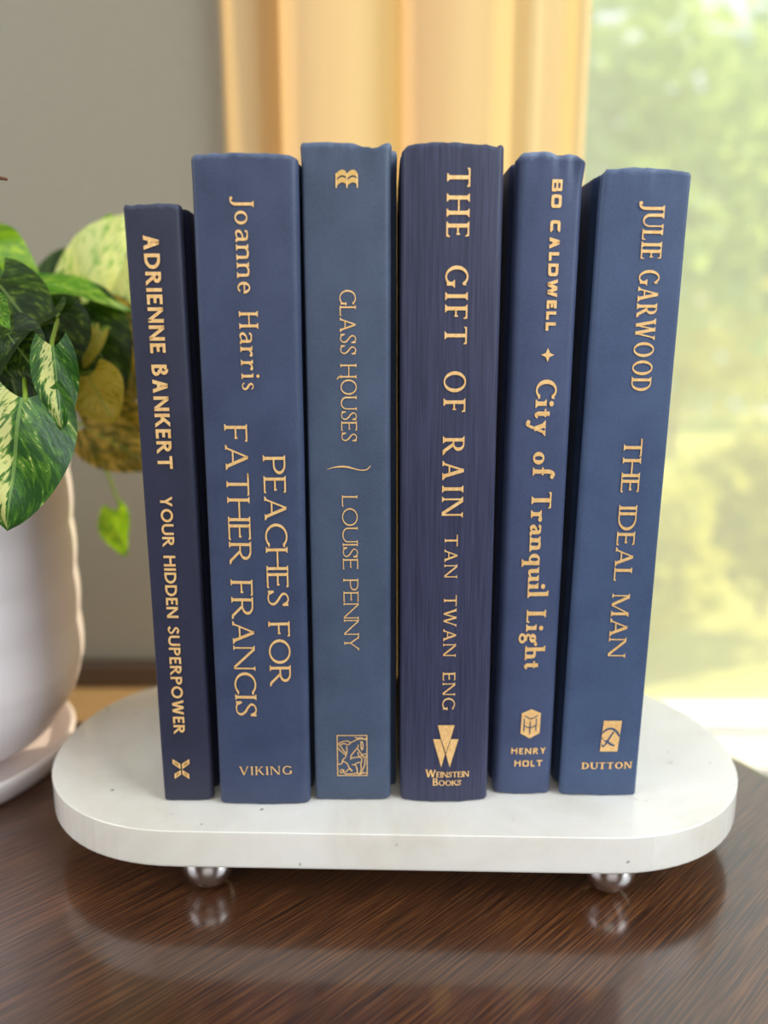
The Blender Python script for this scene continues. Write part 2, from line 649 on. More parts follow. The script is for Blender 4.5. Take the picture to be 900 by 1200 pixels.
def foliage_mesh(c, r, n, size, seed):
    rnd = random.Random(seed)
    mb = MB()
    for _ in range(n):
        while True:
            p = Vector((rnd.uniform(-1, 1), rnd.uniform(-1, 1), rnd.uniform(-1, 1)))
            l = p.length
            if 0.35 < l < 1:
                break
        bumpy = 0.8 + 0.35 * noise.noise(p * 2.2 + Vector((seed, 0, 0)))
        p = Vector((c[0] + p.x * r[0] * bumpy, c[1] + p.y * r[1] * bumpy, c[2] + p.z * r[2] * bumpy))
        a = Vector((rnd.gauss(0, 1), rnd.gauss(0, 1), rnd.gauss(0, 0.7))).normalized()
        b = a.cross(Vector((rnd.gauss(0, 1), rnd.gauss(0, 1), rnd.gauss(0, 1)))).normalized()
        nn = a.cross(b) * 0.18
        s = size * rnd.uniform(0.7, 1.3)
        mb.add([p - a * s, p - b * s * 0.45 + nn * s, p + a * s, p + b * s * 0.45 + nn * s], [(0, 1, 2), (0, 2, 3)])
    return mb


F1 = translucent_mat('pale_tree_leaf', srgb(150, 185, 112), 0.45, 0.6, srgb(190, 215, 110))
F2 = translucent_mat('yellow_green_leaf', srgb(196, 200, 92), 0.45, 0.6, srgb(225, 220, 100))
F3 = translucent_mat('bluish_green_leaf', srgb(142, 178, 140), 0.45, 0.6, srgb(165, 205, 130))
BARK = plain('grey_bark', srgb(120, 104, 84), 0.9)


def tree(name, label, cat, base, h, r, n, size, mt, seed):
    root = tag(empty(name, base), label, cat, None)
    t = MB()
    t.tube([(0, 0, 0), (0.03, 0.02, h * 0.4), (-0.02, 0, h * 0.75), (0.03, 0, h)], [0.07 * h / 2, 0.055 * h / 2, 0.04 * h / 2, 0.015 * h / 2], 8)
    t.build('trunk', BARK, root, smooth=True)
    foliage_mesh((0, 0, h), r, n, size, seed).build('foliage', mt, root)
    return root


tree('garden_tree', 'pale green tree in soft blur high beyond the window, nearest the curtain', 'tree', (1.15, 4.2, -1.0), 2.1, (1.0, 0.9, 1.05), 2300, 0.085, F1, 3)
tree('garden_tree', 'bluish green blurred tree at the far right of the window view', 'tree', (2.75, 5.2, -0.98), 2.3, (1.25, 1.0, 1.25), 2500, 0.09, F3, 11)
tree('garden_tree', 'pale yellowish tree farthest back in the blurred window view, above the bushes', 'tree', (3.2, 8.6, -0.95), 1.5, (1.9, 0.9, 1.5), 2600, 0.09, F2, 17)
tree('garden_bush', 'yellow green sunlit bush blurred low beyond the window, right of the rightmost book', 'bush', (0.95, 2.9, -1.02), 0.45, (0.42, 0.40, 0.42), 1500, 0.05, F2, 21)
tree('garden_bush', 'yellow blurred bush low behind the window glass at the right picture edge', 'bush', (1.75, 3.4, -1.02), 0.5, (0.5, 0.45, 0.5), 1600, 0.055, F2, 27)

hedge = MB()
for k in range(9):
    part = foliage_mesh((-2.6 + 1.55 * k, 11.6, 0.15), (1.25, 0.6, 1.35), 520, 0.13, 60 + k)
    hedge.add(part.v, part.f)
tag(hedge.build('garden_hedge', F1), 'tall pale green hedge closing the garden far behind the blurred trees', 'hedge')

# ------------------------------------------------------------------ table
tab = tag(empty('table', (0, 0, -0.75)), 'dark brown glossy wooden table with diagonal grain under the marble board', 'table')


def rrect(x0, y0, x1, y1, r, n=14):
    pts = []
    for cx, cy, a0 in ((x1 - r, y1 - r, 0), (x0 + r, y1 - r, 90), (x0 + r, y0 + r, 180), (x1 - r, y0 + r, 270)):
        for k in range(n + 1):
            a = radians(a0 + 90 * k / n)
            pts.append((cx + r * cos(a), cy + r * sin(a)))
    return pts


def slab(mb, outline, prof):
    """prof: list of (inset, z) from the bottom to the top"""
    n = len(outline)
    nrm = []
    for i in range(n):
        a, b = outline[i - 1], outline[(i + 1) % n]
        d = Vector((b[0] - a[0], b[1] - a[1]))
        d.normalize()
        nrm.append((d.y, -d.x))
    vs, fs = [], []
    for ins, z in prof:
        for (x, y), (nx, ny) in zip(outline, nrm):
            vs.append((x - nx * ins, y - ny * ins, z))
    for r in range(len(prof) - 1):
        for i in range(n):
            j = (i + 1) % n
            fs.append((r * n + i, r * n + j, (r + 1) * n + j, (r + 1) * n + i))
    fs.append(tuple(range(n))[::-1])
    fs.append(tuple((len(prof) - 1) * n + i for i in range(n)))
    mb.add(vs, fs)


m = MB()
slab(m, rrect(-0.80, -0.32, 0.1986, 0.4036, 0.0936), [(0.006, 0.722), (0.001, 0.725), (0.0, 0.730), (0.0, 0.742), (0.0012, 0.7465), (0.004, 0.7492), (0.008, 0.75)])
m.build('tabletop', WOOD, tab)
m = MB()
slab(m, rrect(-0.74, -0.26, 0.14, 0.345, 0.06), [(0, 0.655), (0, 0.722)])
m.build('apron', WOOD, tab)
for lx, ly in ((-0.68, -0.20), (0.08, -0.20), (-0.68, 0.285), (0.08, 0.285)):
    m = MB()
    m.lathe([(0.0, 0.0), (0.016, 0.0), (0.018, 0.01), (0.022, 0.3), (0.028, 0.66), (0.0, 0.66)], (lx, ly, 0), 24)
    m.build('leg', WOOD, tab, smooth=True)

# ------------------------------------------------------------------ marble board on ball feet
PT = 0.032     # top of the board
brd = tag(empty('marble_board', (0.0037, 0.318, 0), (0, 0, radians(-1.46))),
          'white marble serving board with rounded ends on steel ball feet, under the books', 'board')


def stadium(a, r, n=40, p=2.15):
    pts = []
    for k in range(n + 1):
        t = -pi / 2 + pi * k / n
        pts.append((a + r * math.copysign(abs(cos(t)) ** (2 / p), cos(t)), r * math.copysign(abs(sin(t)) ** (2 / p), sin(t))))
    for k in range(n + 1):
        t = pi / 2 + pi * k / n
        pts.append((-a + r * math.copysign(abs(cos(t)) ** (2 / p), cos(t)), r * math.copysign(abs(sin(t)) ** (2 / p), sin(t))))
    return pts


m = MB()
slab(m, stadium(0.0785, 0.0690), [(0.0012, PT - 0.0152), (0.0003, PT - 0.0149), (0.0, PT - 0.0142), (0.0, PT - 0.0003), (0.0003, PT)])
m.build('slab', MARBLE, brd)
for fx, fy in ((-0.0705, -0.0545), (0.0843, -0.0535), (-0.0745, 0.0545), (0.0805, 0.0545)):
    m = MB()
    R = 0.0108
    m.lathe([(R * sin(pi * k / 24) if 0 < k < 24 else 0.00001, R - R * cos(pi * k / 24)) for k in range(25)], (fx, fy, 0), 32)
    m.build('ball_foot', CHROME, brd, smooth=True)


# ------------------------------------------------------------------ lettering
def ring(cx, cy, rx, ry, a0, a1, T, t, n=2.0, T2=None, steps=None):
    """sector of a ring, thick at the sides (T) and thin at top and bottom (t)"""
    T2 = T if T2 is None else T2
    k = steps or max(4, int(abs(a1 - a0) / 9))
    ix0, ix1 = cx - rx + T, cx + rx - T2
    icx, irx = (ix0 + ix1) / 2, (ix1 - ix0) / 2
    q = []
    for i in range(k + 1):
        a = radians(a0 + (a1 - a0) * i / k)
        c, s = cos(a), sin(a)
        c = math.copysign(abs(c) ** (2 / n), c)
        s = math.copysign(abs(s) ** (2 / n), s)
        q.append(((cx + rx * c, cy + ry * s), (icx + irx * c, cy + (ry - t) * s)))
    return [(q[i][0], q[i + 1][0], q[i + 1][1], q[i][1]) for i in range(k)]


def spl(pts, n=5):
    """a pen stroke through (x, y, width)"""
    p = catmull(pts, n)
    L = []
    for i in range(len(p)):
        a, b = p[max(0, i - 1)], p[min(len(p) - 1, i + 1)]
        dx, dy = b[0] - a[0], b[1] - a[1]
        l = hypot(dx, dy) or 1
        w = p[i][2] / 2
        L.append(((p[i][0] - dy / l * w, p[i][1] + dx / l * w), (p[i][0] + dy / l * w, p[i][1] - dx / l * w)))
    return [(L[i][0], L[i + 1][0], L[i + 1][1], L[i][1]) for i in range(len(L) - 1)]


def bx(x0, y0, x1, y1):
    return [((x0, y0), (x1, y0), (x1, y1), (x0, y1))]


def dg(x0, y0, x1, y1, w):
    return [((x0 - w / 2, y0), (x0 + w / 2, y0), (x1 + w / 2, y1), (x1 - w / 2, y1))]


def disc(cx, cy, r, n=14):
    return [tuple((cx + r * cos(2 * pi * k / n), cy + r * sin(2 * pi * k / n)) for k in range(n))]


def glyph(ch, S):
    T, t, sl, xh, n = S['T'], S['t'], S['sl'], S.get('xh', 0.6), S.get('n', 2.0)
    th = S.get('th', t * 0.75)
    serif = sl > 0
    ts = S.get('ts', t if serif else T)      # the thin stems of N, M, U
    q = []

    def sf(x, y, w, up, lr='lr'):
        """bracketed serif on a stem of left edge x and width w"""
        if not serif:
            return
        l = sl if 'l' in lr else 0
        r = sl if 'r' in lr else 0
        d = up
        q.append(((x - l, y), (x + w + r, y), (x + w + r, y + d * th * 0.8), (x - l, y + d * th * 0.8)))
        q.append(((x - l * 0.62, y + d * th * 0.8), (x + w + r * 0.62, y + d * th * 0.8), (x + w, y + d * (th + sl * 0.8)), (x, y + d * (th + sl * 0.8))))

    def beak(x, y, d, h=None):
        """beak on the end of an arm at x, growing from y in direction d"""
        if not serif:
            return
        h = h or sl * 1.9
        q.append(((x - t * 1.6, y), (x, y), (x + t * 0.25, y + d * h), (x - t * 0.3, y + d * h)))

    def stem(x, y0, y1, w=None, top='lr', bot='lr'):
        w = w or T
        q.extend(bx(x, y0, x + w, y1))
        if bot:
            sf(x, y0, w, 1, bot)
        if top:
            sf(x, y1, w, -1, top)

    def bar(x0, x1, y, h=None):
        h = h or t
        q.extend(bx(x0, y, x1, y + h))

    W = 0.5
    if ch == 'A':
        W = 0.76
        q += dg(0.05 + t / 2, 0, 0.39 - T * 0.15, 1.0, ts * 1.15) + dg(W - 0.05 - T / 2, 0, 0.37, 1.0, T * 1.1)
        bar(0.17, 0.56, 0.29)
        sf(0.05, 0, ts, 1)
        sf(W - 0.05 - T, 0, T, 1)
    elif ch == 'B':
        W = 0.56
        if n > 3:
            W = .66
            u = .19
            q += bx(0, 0, T, 1) + bx(W - T, .04, W, .46) + bx(W - T, .54, W - .03, .97)
            q += bx(0, 0, W - .04, u) + bx(0, .5 - u / 2, W - .04, .5 + u / 2) + bx(0, 1 - u, W - .05, 1)
            return W, q
        stem(0, 0, 1, None, 'l', 'l')
        bar(T * .5, .25, 1 - t); bar(T * .5, .26, 0); bar(T * .5, .27, .5)
        q += ring(.23, .75 + t * .25, .27, .25 + t * .25, -90, 90, T, t, n) + ring(.25, .25 + t * .25, .31, .25 + t * .25 + .0, -90, 90, T, t, n)
    elif ch == 'C':
        W = 0.70
        if n > 3:
            q += ring(W / 2, .5, W / 2, .5, 38, 322, T, t, n)
        else:
            q += ring(.42, .5, .42, .51, 42, 318, T, t, n)
            beak(.745, .845 - sl, 1, sl * 2.0); beak(.745, .155 + sl * .7, -1, sl * 1.4)
    elif ch == 'D':
        W = 0.72
        stem(0, 0, 1, None, 'l', 'l')
        bar(T * .5, .28, 1 - t); bar(T * .5, .28, 0)
        q += ring(.26, .5, .46, .5, -90, 90, T, t, n)
    elif ch == 'E':
        W = 0.48
        stem(0, 0, 1, None, 'l', 'l')
        bar(T * .5, W - .02, 1 - t); bar(T * .5, W - .07, .5 - t * .4); bar(T * .5, W, 0)
        beak(W - .02, 1 - t * .2, -1); beak(W, t * .2, 1)
        if serif:
            q += bx(W - .07 - t * .8, .5 - sl * .8, W - .07, .5 + t * .6 + sl * .8)
    elif ch == 'F':
        W = 0.46
        stem(0, 0, 1, None, 'l', 'lr')
        bar(T * .5, W, 1 - t); bar(T * .5, W - .07, .48 - t * .4)
        beak(W, 1 - t * .2, -1)
        if serif:
            q += bx(W - .07 - t * .8, .48 - sl * .8, W - .07, .48 + t * .6 + sl * .8)
    elif ch == 'G':
        W = 0.76
        q += ring(.42, .5, .42, .51, 42, 322 if serif else 330, T, t, n)
        if serif:
            stem(W - T, 0.06, .42, None, 'lr', None)
            beak(.735, .845 - sl, 1, sl * 2.0)
        else:
            bar(.42, W, .38); q += bx(W - T, .12, W, .46)
    elif ch == 'H':
        W = 0.70
        stem(0, 0, 1); stem(W - T, 0, 1); bar(T, W - T, .49)
        if S.get('swash'):
            q += spl([(W - T * .5, .05, T), (W - T * .45, -.10, T * .9), (W + .06, -.2, t * 1.1), (W + .1, -.2, t)])
    elif ch == 'I':
        W = T
        stem(0, 0, 1)
    elif ch == 'J':
        W = 0.26 + T
        x = W - T
        q += bx(x, .1, x + T, 1)
        sf(x, 1, T, -1)
        if serif:
            q += spl([(x + T / 2, .14, T), (x + T * .42, -.02, T * .95), (x - .02, -.15, T * .7), (x - .12, -.2, t), (x - .2, -.17, t * 1.3)])
            q += disc(x - .2, -.155, T * .55)
        else:
            q += spl([(x + T / 2, .2, T), (x - .02, .06, T), (x - .16, .1, T)])
    elif ch == 'K':
        W = 0.66
        stem(0, 0, 1)
        q += dg(T * .9, .40, W - .1, 1, ts * 1.25) + dg(.27 + T * .2, .57, W - T * .3, 0, T * 1.15)
        sf(W - .1 - t / 2, 1, ts, -1)
        sf(W - T * .8, 0, T, 1, 'r')
    elif ch == 'L':
        W = 0.48
        stem(0, 0, 1, None, 'lr', 'l')
        bar(T * .5, W, 0)
        beak(W, t * .2, 1)
    elif ch == 'M':
        W = 0.90
        q += bx(.03, 0, .03 + ts, 1) + bx(W - .03 - T, 0, W - .03, 1)
        sf(.03, 0, ts, 1); sf(W - .03 - T, 0, T, 1); sf(.03, 1, ts, -1, 'l'); sf(W - .03 - T, 1, T, -1, 'r')
        q += dg(.03 + T * .5, 1, W / 2 - .01, 0, T * 1.1) + dg(W - .03 - T * .6, 1, W / 2 - .01 + (0 if serif else .0), 0, ts * 1.1)
    elif ch == 'N':
        W = 0.74
        q += bx(0, 0, ts, 1) + bx(W - ts, 0, W, 1)
        sf(0, 0, ts, 1); sf(0, 1, ts, -1, 'l'); sf(W - ts, 1, ts, -1)
        q += dg(T * .5, 1, W - T * .5, 0, T * 1.12)
    elif ch == 'O':
        W = 0.84 if n < 3 else .74
        q += ring(W / 2, .5, W / 2, .51 if n < 3 else .5, 0, 360, T, t, n, steps=44)
    elif ch == 'P':
        W = 0.54
        stem(0, 0, 1, None, 'l', 'lr')
        bar(T * .5, .26, 1 - t); bar(T * .5, .26, .44)
        q += ring(.24, .72, .30, .28, -90, 90, T, t, n)
    elif ch == 'R':
        W = 0.64
        stem(0, 0, 1, None, 'l', 'lr')
        bar(T * .5, .26, 1 - t); bar(T * .5, .26, .46)
        q += ring(.24, .73, .29, .27, -90, 90, T, t, n)
        q += dg(.26, .49, W - T * .45, 0, T * 1.15)
        sf(W - T * .9, 0, T * .8, 1, 'r')
    elif ch in 'Ss':
        h, W = (1.0, 0.5) if ch == 'S' else (xh, 0.38)
        u = W / 0.46 * .94
        g = .9 if ch == 'S' else .8
        P = [(.415, .80, t * 1.2), (.345, .93, t), (.23, .965, t), (.10, .89, T * .75), (.065, .74, T * .95), (.16, .60, T), (.30, .48, T * 1.05),
             (.40, .34, T), (.415, .2, T * .9), (.34, .075, T * .65), (.2, .035, t), (.07, .08, t), (.02, .21, t * 1.2)]
        k = (1 - max(t, .03) / h - .0) / .93
        P = [((x - .22) * u * (1 - T * .6) + W / 2, (.5 + (y - .5) * k) * h, w * g) for x, y, w in P]
        q += spl(P, 4)
        if serif and ch == 'S':
            q += bx(P[0][0] - t * .2, .70, P[0][0] + t * .9, .97) + bx(P[-1][0] - t * .9, .03, P[-1][0] + t * .2, .30)
    elif ch == 'T':
        W = 0.66
        stem(W / 2 - T / 2, 0, 1, None, None, 'lr')
        bar(0, W, 1 - t)
        if serif:
            beak(W, 1 - t * .2, -1, sl * 1.6)
            q.append(((0, 1), (t * 1.6, 1), (t * .3, 1 - sl * 1.6), (-t * .25, 1 - sl * 1.6)))
    elif ch == 'U':
        W = 0.70
        stem(0, .33, 1, None, 'lr', None); stem(W - ts, .33, 1, ts, 'lr', None)
        q += ring(W / 2, .34, W / 2, .35, 180, 360, T, t * 1.1 if serif else t, n, ts)
    elif ch == 'V':
        W = 0.74
        q += dg(T * .6, 1, W / 2, 0, T * 1.1) + dg(W - ts * .7, 1, W / 2, 0, ts * 1.1)
        sf(T * .1, 1, T, -1); sf(W - ts * 1.2, 1, ts, -1)
    elif ch == 'W':
        W = 1.06
        a, b, c, d, e = T * .6, W * .29, W * .5, W * .71, W - ts * .7
        q += dg(a, 1, b, 0, T * 1.1) + dg(c, 1, b, 0, ts * 1.1) + dg(c, 1, d, 0, T * 1.1) + dg(e, 1, d, 0, ts * 1.1)
        sf(T * .1, 1, T, -1); sf(e - ts / 2, 1, ts, -1); sf(c - ts / 2, 1, ts, -1)
    elif ch == 'Y':
        W = 0.68
        q += dg(T * .6, 1, W / 2, .42, T * 1.1) + dg(W - ts * .7, 1, W / 2, .42, ts * 1.1)
        stem(W / 2 - T / 2, 0, .46, None, None, 'lr')
        sf(T * .1, 1, T, -1); sf(W - ts * 1.2, 1, ts, -1)
    # lower case
    elif ch == 'o':
        W = xh * .96
        q += ring(W / 2, xh / 2, W / 2, xh / 2 + .01, 0, 360, T, t, steps=36)
    elif ch == 'a':
        W = xh * .78
        x = W - T
        q += spl([(.05, xh * .78, T * .8), (.10, xh * .93, t * 1.2), (W * .48, xh - t / 2, t), (x + T * .3, xh * .88, T * .8), (x + T / 2, xh * .68, T), (x + T / 2, xh * .2, T), (x + T * .8, .03, T * .7), (W + .06, .05, t)])
        q += spl([(x + T / 2, xh * .60, t), (W * .4, xh * .52, t * 1.2), (T * .5, xh * .3, T), (T * .75, xh * .08, T * .8), (W * .5, t * .6, t), (x + T / 2, xh * .2, t)])
    elif ch in 'nh':
        W = xh * .92
        x = W - T
        hh = xh if ch == 'n' else 1.05
        stem(0, 0, hh, None, 'l', 'lr')
        q += spl([(T * .7, xh * .74, t), (W * .4, xh * .93, t * 1.3), (W * .6, xh - t * .6, T * .75), (x + T * .35, xh * .86, T * .95), (x + T / 2, xh * .62, T)])
        stem(x, 0, xh * .66, None, None, 'lr')
    elif ch == 'e':
        W = xh * .86
        q += ring(W / 2, xh / 2, W / 2, xh / 2 + .01, -4, 318, T, t)
        bar(T * .5, W - T * .3, xh * .49)
    elif ch == 'r':
        W = xh * .66
        stem(0, 0, xh, None, 'l', 'lr')
        q += spl([(T * .7, xh * .66, t), (W * .5, xh * .88, t * 1.3), (W * .85, xh * .93, T * .8)])
        q += disc(W * .86, xh * .87, T * .58)
    elif ch == 'i':
        W = T
        stem(0, 0, xh, None, 'l', 'lr')
        q += disc(T / 2, xh + .24, T * .64)
    elif ch == 'l':
        W = T
        stem(0, 0, 1.08, None, 'l', 'lr')
    elif ch == 't':
        W = .30
        q += bx(0.06, .12, .06 + T, xh + .17)
        q += spl([(.06 + T / 2, .16, T), (.06 + T * .7, .05, T * .8), (.24, .045, t * 1.2), (.31, .12, t)])
        bar(-.04, .28, xh - t)
    elif ch == 'y':
        W = xh * .98
        q += dg(T * .7, xh, W / 2 + T * .15, 0, T * 1.15) + dg(W - t * .9, xh, W * .34, -.26, t * 1.4)
        q += spl([(W * .36, -.22, t * 1.4), (W * .22, -.36, T * .7), (W * .05, -.34, T * .7)]) + disc(W * .05, -.31, T * .55)
        sf(T * .2, xh, T, -1); sf(W - t * 1.4, xh, t, -1)
    elif ch == 'f':
        W = .30
        stem(.04, 0, .82, None, None, 'lr')
        q += spl([(.04 + T / 2, .78, T), (.04 + T * .7, .96, T * .9), (.24, 1.06, t * 1.4), (.34, 1.0, T * .8)]) + disc(.34, .97, T * .55)
        bar(-.05, .28, xh - t)
    elif ch == 'q':
        W = xh * .92
        q += ring(W / 2, xh / 2, W / 2, xh / 2 + .01, 0, 360, T, t, steps=32)
        stem(W - T, -.36, xh, None, None, 'lr')
    elif ch == 'u':
        W = xh * .96
        x = W - T
        stem(0, xh * .3, xh, None, 'l', None)
        q += spl([(T / 2, xh * .36, T), (T * .65, xh * .12, T * .9), (W * .45, t * .8, T * .6), (x + T * .3, xh * .24, t)])
        stem(x, 0, xh, None, 'l', 'r')
    elif ch == 'g':
        W = xh * .86
        r = W * .44
        q += ring(r, xh * .68, r, xh * .33, 0, 360, T, t, steps=28)
        q += ring(W * .46, -.17, W * .5, .19, 0, 360, T * .75, t * 1.3, steps=28)
        q += spl([(r * .5, xh * .38, t), (.05, .12, t * 1.3), (.16, .02, T * .8), (W * .7, .0, T * .8)])
        q += spl([(r * 1.7, xh * .92, t), (W, xh * 1.02, t * 1.4)]) + disc(W * 1.02, xh * .98, T * .5)
    else:
        W = 0.34
    return W, q


def lay_text(text, S, p0, p1, h, small=None):
    """polygons of one line of lettering in the plane (x, z) of a spine: from baseline point p0 to p1, cap height h.
    The letter width is solved so that the line ends at p1 with the style's tracking."""
    sp = S.get('space', 0.34)
    tr = S.get('tr', 0.15) * h
    L = hypot(p1[0] - p0[0], p1[1] - p0[1])

    def run(xs):
        items, x = [], 0.0
        for i, ch in enumerate(text):
            k = h if (small is None or i == 0) else h * small
            if ch == ' ':
                items.append((None, x, k)); x += sp * k * xs; continue
            W, q = glyph(ch, dict(S, T=S['T'] / xs, sl=S['sl'] / xs, ts=S.get('ts', S['t'] if S['sl'] else S['T']) / xs) if xs > 1 else S)
            items.append((q, x, k)); x += W * k * xs
        return items, x
    xs = 1.0
    for _ in range(6):
        items, x = run(xs)
        xs *= (L - tr * (len(text) - 1)) / x
    items, x = run(xs)
    ux, uy = (p1[0] - p0[0]) / L, (p1[1] - p0[1]) / L
    vx, vy = -uy, ux
    polys = []
    for i, (q, gx, k) in enumerate(items):
        if q is None:
            continue
        for poly in q:
            pp = []
            for (a, b) in poly:
                a = (gx + i * tr) + a * k * xs
                b = b * k
                pp.append((p0[0] + ux * a + vx * b, p0[1] + uy * a + vy * b))
            polys.append(pp)
    return polys


# ------------------------------------------------------------------ books
class Book:
    def __init__(s, name, label, x, d, lean, w, H, depth, bow, mt, rl=2.2, rr=2.2, be_l=0.3, be_r=0.3, top=None, seed=0, crump=0.5):
        s.crump = crump
        s.w, s.H, s.bow, s.rl, s.rr, s.depth = w, H, bow, rl, rr, depth
        s.root = empty(name, (x * MM, d * MM, PT), (0, radians(lean), 0))
        tag(s.root, label, 'book', 'navy hardcover books on the marble board')
        s.be_l, s.be_r = be_l, be_r
        s.seed = seed
        s.top = top or [(0, 0), (1, 0)]
        s.cover(mt)
        s.pages()

    def spine_y(s, x):
        xs = s.w / 2 - min(s.rl, s.rr)
        return s.bow * (x / xs) ** 2 - 0.0

    def outline(s):
        """outer cross-section from the fore-edge of the left board round the spine to that of the right board, mm"""
        w2, D = s.w / 2, s.depth

        def side(r, be):
            xs = w2 - r
            y0 = s.spine_y(xs)
            out = []
            for k in range(1, 7):      # shoulder
                a = pi / 2 * k / 6
                out.append((xs + r * sin(a), y0 + r * (1 - cos(a))))
            g = y0 + r
            out += [(w2 - 0.15, g + 1.5), (w2 - 0.9, g + 3.2), (w2 - 1.7, g + 4.8), (w2 - 1.8, g + 6.0), (w2 - 1.0, g + 7.2), (w2 + be - 0.25, g + 8.3), (w2 + be, g + 9.6)]
            yy = g + 9.6
            for k in range(1, 9):
                out.append((w2 + be, yy + (D - yy - 0.8) * k / 8))
            out.append((w2 + be - 0.3, D - 0.2))
            return out
        R = side(s.rr, s.be_r)
        Lp = [(-x, y) for x, y in side(s.rl, s.be_l)][::-1]
        mid = []
        x0, x1 = -(w2 - s.rl), w2 - s.rr
        for k in range(0, 17):
            x = x0 + (x1 - x0) * k / 16
            mid.append((x, s.spine_y(x)))
        return Lp + mid + R

    def topdz(s, f):
        """height change of the head along the spine, f = 0 at the left shoulder and 1 at the right"""
        p = s.top
        if f <= p[0][0]:
            return p[0][1]
        for (a, u), (b, v) in zip(p, p[1:]):
            if f <= b:
                t = (f - a) / (b - a)
                t = t * t * (3 - 2 * t)
                return u + (v - u) * t
        return p[-1][1]

    def cover(s, mt):
        o = s.outline()
        n = len(o)
        th = 2.3
        nr = []
        for i in range(n):
            a, b = o[max(0, i - 1)], o[min(n - 1, i + 1)]
            dx, dy = b[0] - a[0], b[1] - a[1]
            l = hypot(dx, dy)
            nr.append((-dy / l, dx / l))        # points into the book
        H = s.H
        rows = [(0.0, 0.9), (0.25, 0.35), (0.9, 0.0)]
        k = 34
        rows += [(0.9 + (H - 2.6) * i / k, 0.0) for i in range(1, k + 1)]
        rows += [(H - 1.1, 0.04), (H - 0.55, 0.22), (H - 0.18, 0.55), (H, 1.0)]
        m = MB()
        vs, fs = [], []
        nrow = len(rows)
        for (z, ins) in rows:
            for i, (x, y) in enumerate(o):
                onsp = y < 9
                f = (x + s.w / 2) / s.w
                wgt = max(0.0, (z - (H - 14)) / 14) ** 2
                dz = s.topdz(f) * wgt * (1.0 if onsp else max(0.0, 1 - (y - 9) / 9))
                if onsp:      # a turned-in head cap is never quite straight
                    dz += wgt * 0.35 * noise.noise(Vector((x * 0.35, s.seed * 3.1, 0.0)))
                    if z < 6:
                        dz += (1 - z / 6) * 0.3 * (noise.noise(Vector((x * 0.25, s.seed * 5.7, 4.0))) + 0.5)
                wob = 0.16 * noise.noise(Vector((x * 0.12, z * 0.02, s.seed)))
                wob += wgt * s.crump * noise.noise(Vector((x * 0.3, z * 0.12, s.seed + 9.0)))
                e = ins + wob * (1 if onsp else 0.3)
                vs.append(((x + nr[i][0] * e) * MM, (y + nr[i][1] * e) * MM, (z + dz) * MM))
        # inner skin
        for (z, ins) in rows:
            for i, (x, y) in enumerate(o):
                f = (x + s.w / 2) / s.w
                wgt = max(0.0, (z - (H - 14)) / 14) ** 2
                dz = s.topdz(f) * wgt * (1.0 if y < 9 else max(0.0, 1 - (y - 9) / 9))
                e = th - ins * 0.6
                vs.append(((x + nr[i][0] * e) * MM, (y + nr[i][1] * e) * MM, (z + dz) * MM))
        B = nrow * n
        for r in range(nrow - 1):
            for i in range(n - 1):
                fs.append((r * n + i, r * n + i + 1, (r + 1) * n + i + 1, (r + 1) * n + i))
                fs.append((B + r * n + i + 1, B + r * n + i, B + (r + 1) * n + i, B + (r + 1) * n + i + 1))
            for i, flip in ((0, 1), (n - 1, 0)):
                f = (r * n + i, (r + 1) * n + i, B + (r + 1) * n + i, B + r * n + i)
                fs.append(f[::-1] if not flip else f)
        for i in range(n - 1):
            fs.append((i + 1, i, B + i, B + i + 1))
            r = nrow - 1
            fs.append((r * n + i, r * n + i + 1, B + r * n + i + 1, B + r * n + i))
        m.add(vs, fs)
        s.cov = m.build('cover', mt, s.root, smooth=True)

    def pages(s):
        w = s.w / 2 - 2.6
        D = s.depth
        z0, z1 = 3.0, s.H - 3.2
        m = MB()
        pts = []
        for k in range(9):
            t = -1 + 2 * k / 8
            pts.append((w * t, 4.2 + 1.8 * t * t + s.bow * t * t))
        for k in range(9):
            t = 1 - 2 * k / 8
            pts.append((w * t, D - 3.2 - 2.0 * (1 - t * t)))
        n = len(pts)
        vs = [(x * MM, y * MM, z0 * MM) for x, y in pts] + [(x * MM, y * MM, z1 * MM) for x, y in pts]
        fs = [(i, (i + 1) % n, n + (i + 1) % n, n + i) for i in range(n)]
        fs += [tuple(range(n))[::-1], tuple(range(n, 2 * n))]
        m.add(vs, fs)
        m.build('page_block', PAGES, s.root)

    def foil(s, name, polys, mt=None, lift=0.34):
        m = MB()
        for p in polys:
            ar = sum(p[i][0] * p[(i + 1) % len(p)][1] - p[(i + 1) % len(p)][0] * p[i][1] for i in range(len(p)))
            if ar < 0:
                p = p[::-1]
            m.add([(x * MM, (s.spine_y(x) - lift) * MM, z * MM) for x, z in p], [tuple(range(len(p)))])
        return m.build(name, mt or GOLD, s.root)


SANS = dict(T=.225, t=.19, sl=0, space=.30, tr=.17)
SANS2 = dict(T=.215, t=.185, sl=0, space=.34, tr=.15)
ROMAN = dict(T=.145, t=.065, sl=.075, ts=.07, xh=.64, space=.42, th=.055, tr=.25)
TITLE = dict(T=.14, t=.075, sl=.07, ts=.075, space=.36, th=.055, tr=.15)
LIGHT = dict(T=.095, t=.06, sl=.06, ts=.07, space=.34, th=.05, swash=True, tr=.12)
GIFT = dict(T=.16, t=.07, sl=.085, ts=.085, space=.42, th=.06, tr=.37)
NAME4 = dict(T=.145, t=.08, sl=.07, ts=.085, space=.70, th=.06, tr=.26)
WIDE = dict(T=.31, t=.275, sl=0, n=4.5, space=.36, tr=.26)
CITY = dict(T=.21, t=.085, sl=.095, ts=.10, xh=.54, space=.36, th=.07, tr=.20)
COND = dict(T=.165, t=.065, sl=.085, ts=.075, space=.22, th=.06, tr=.165)
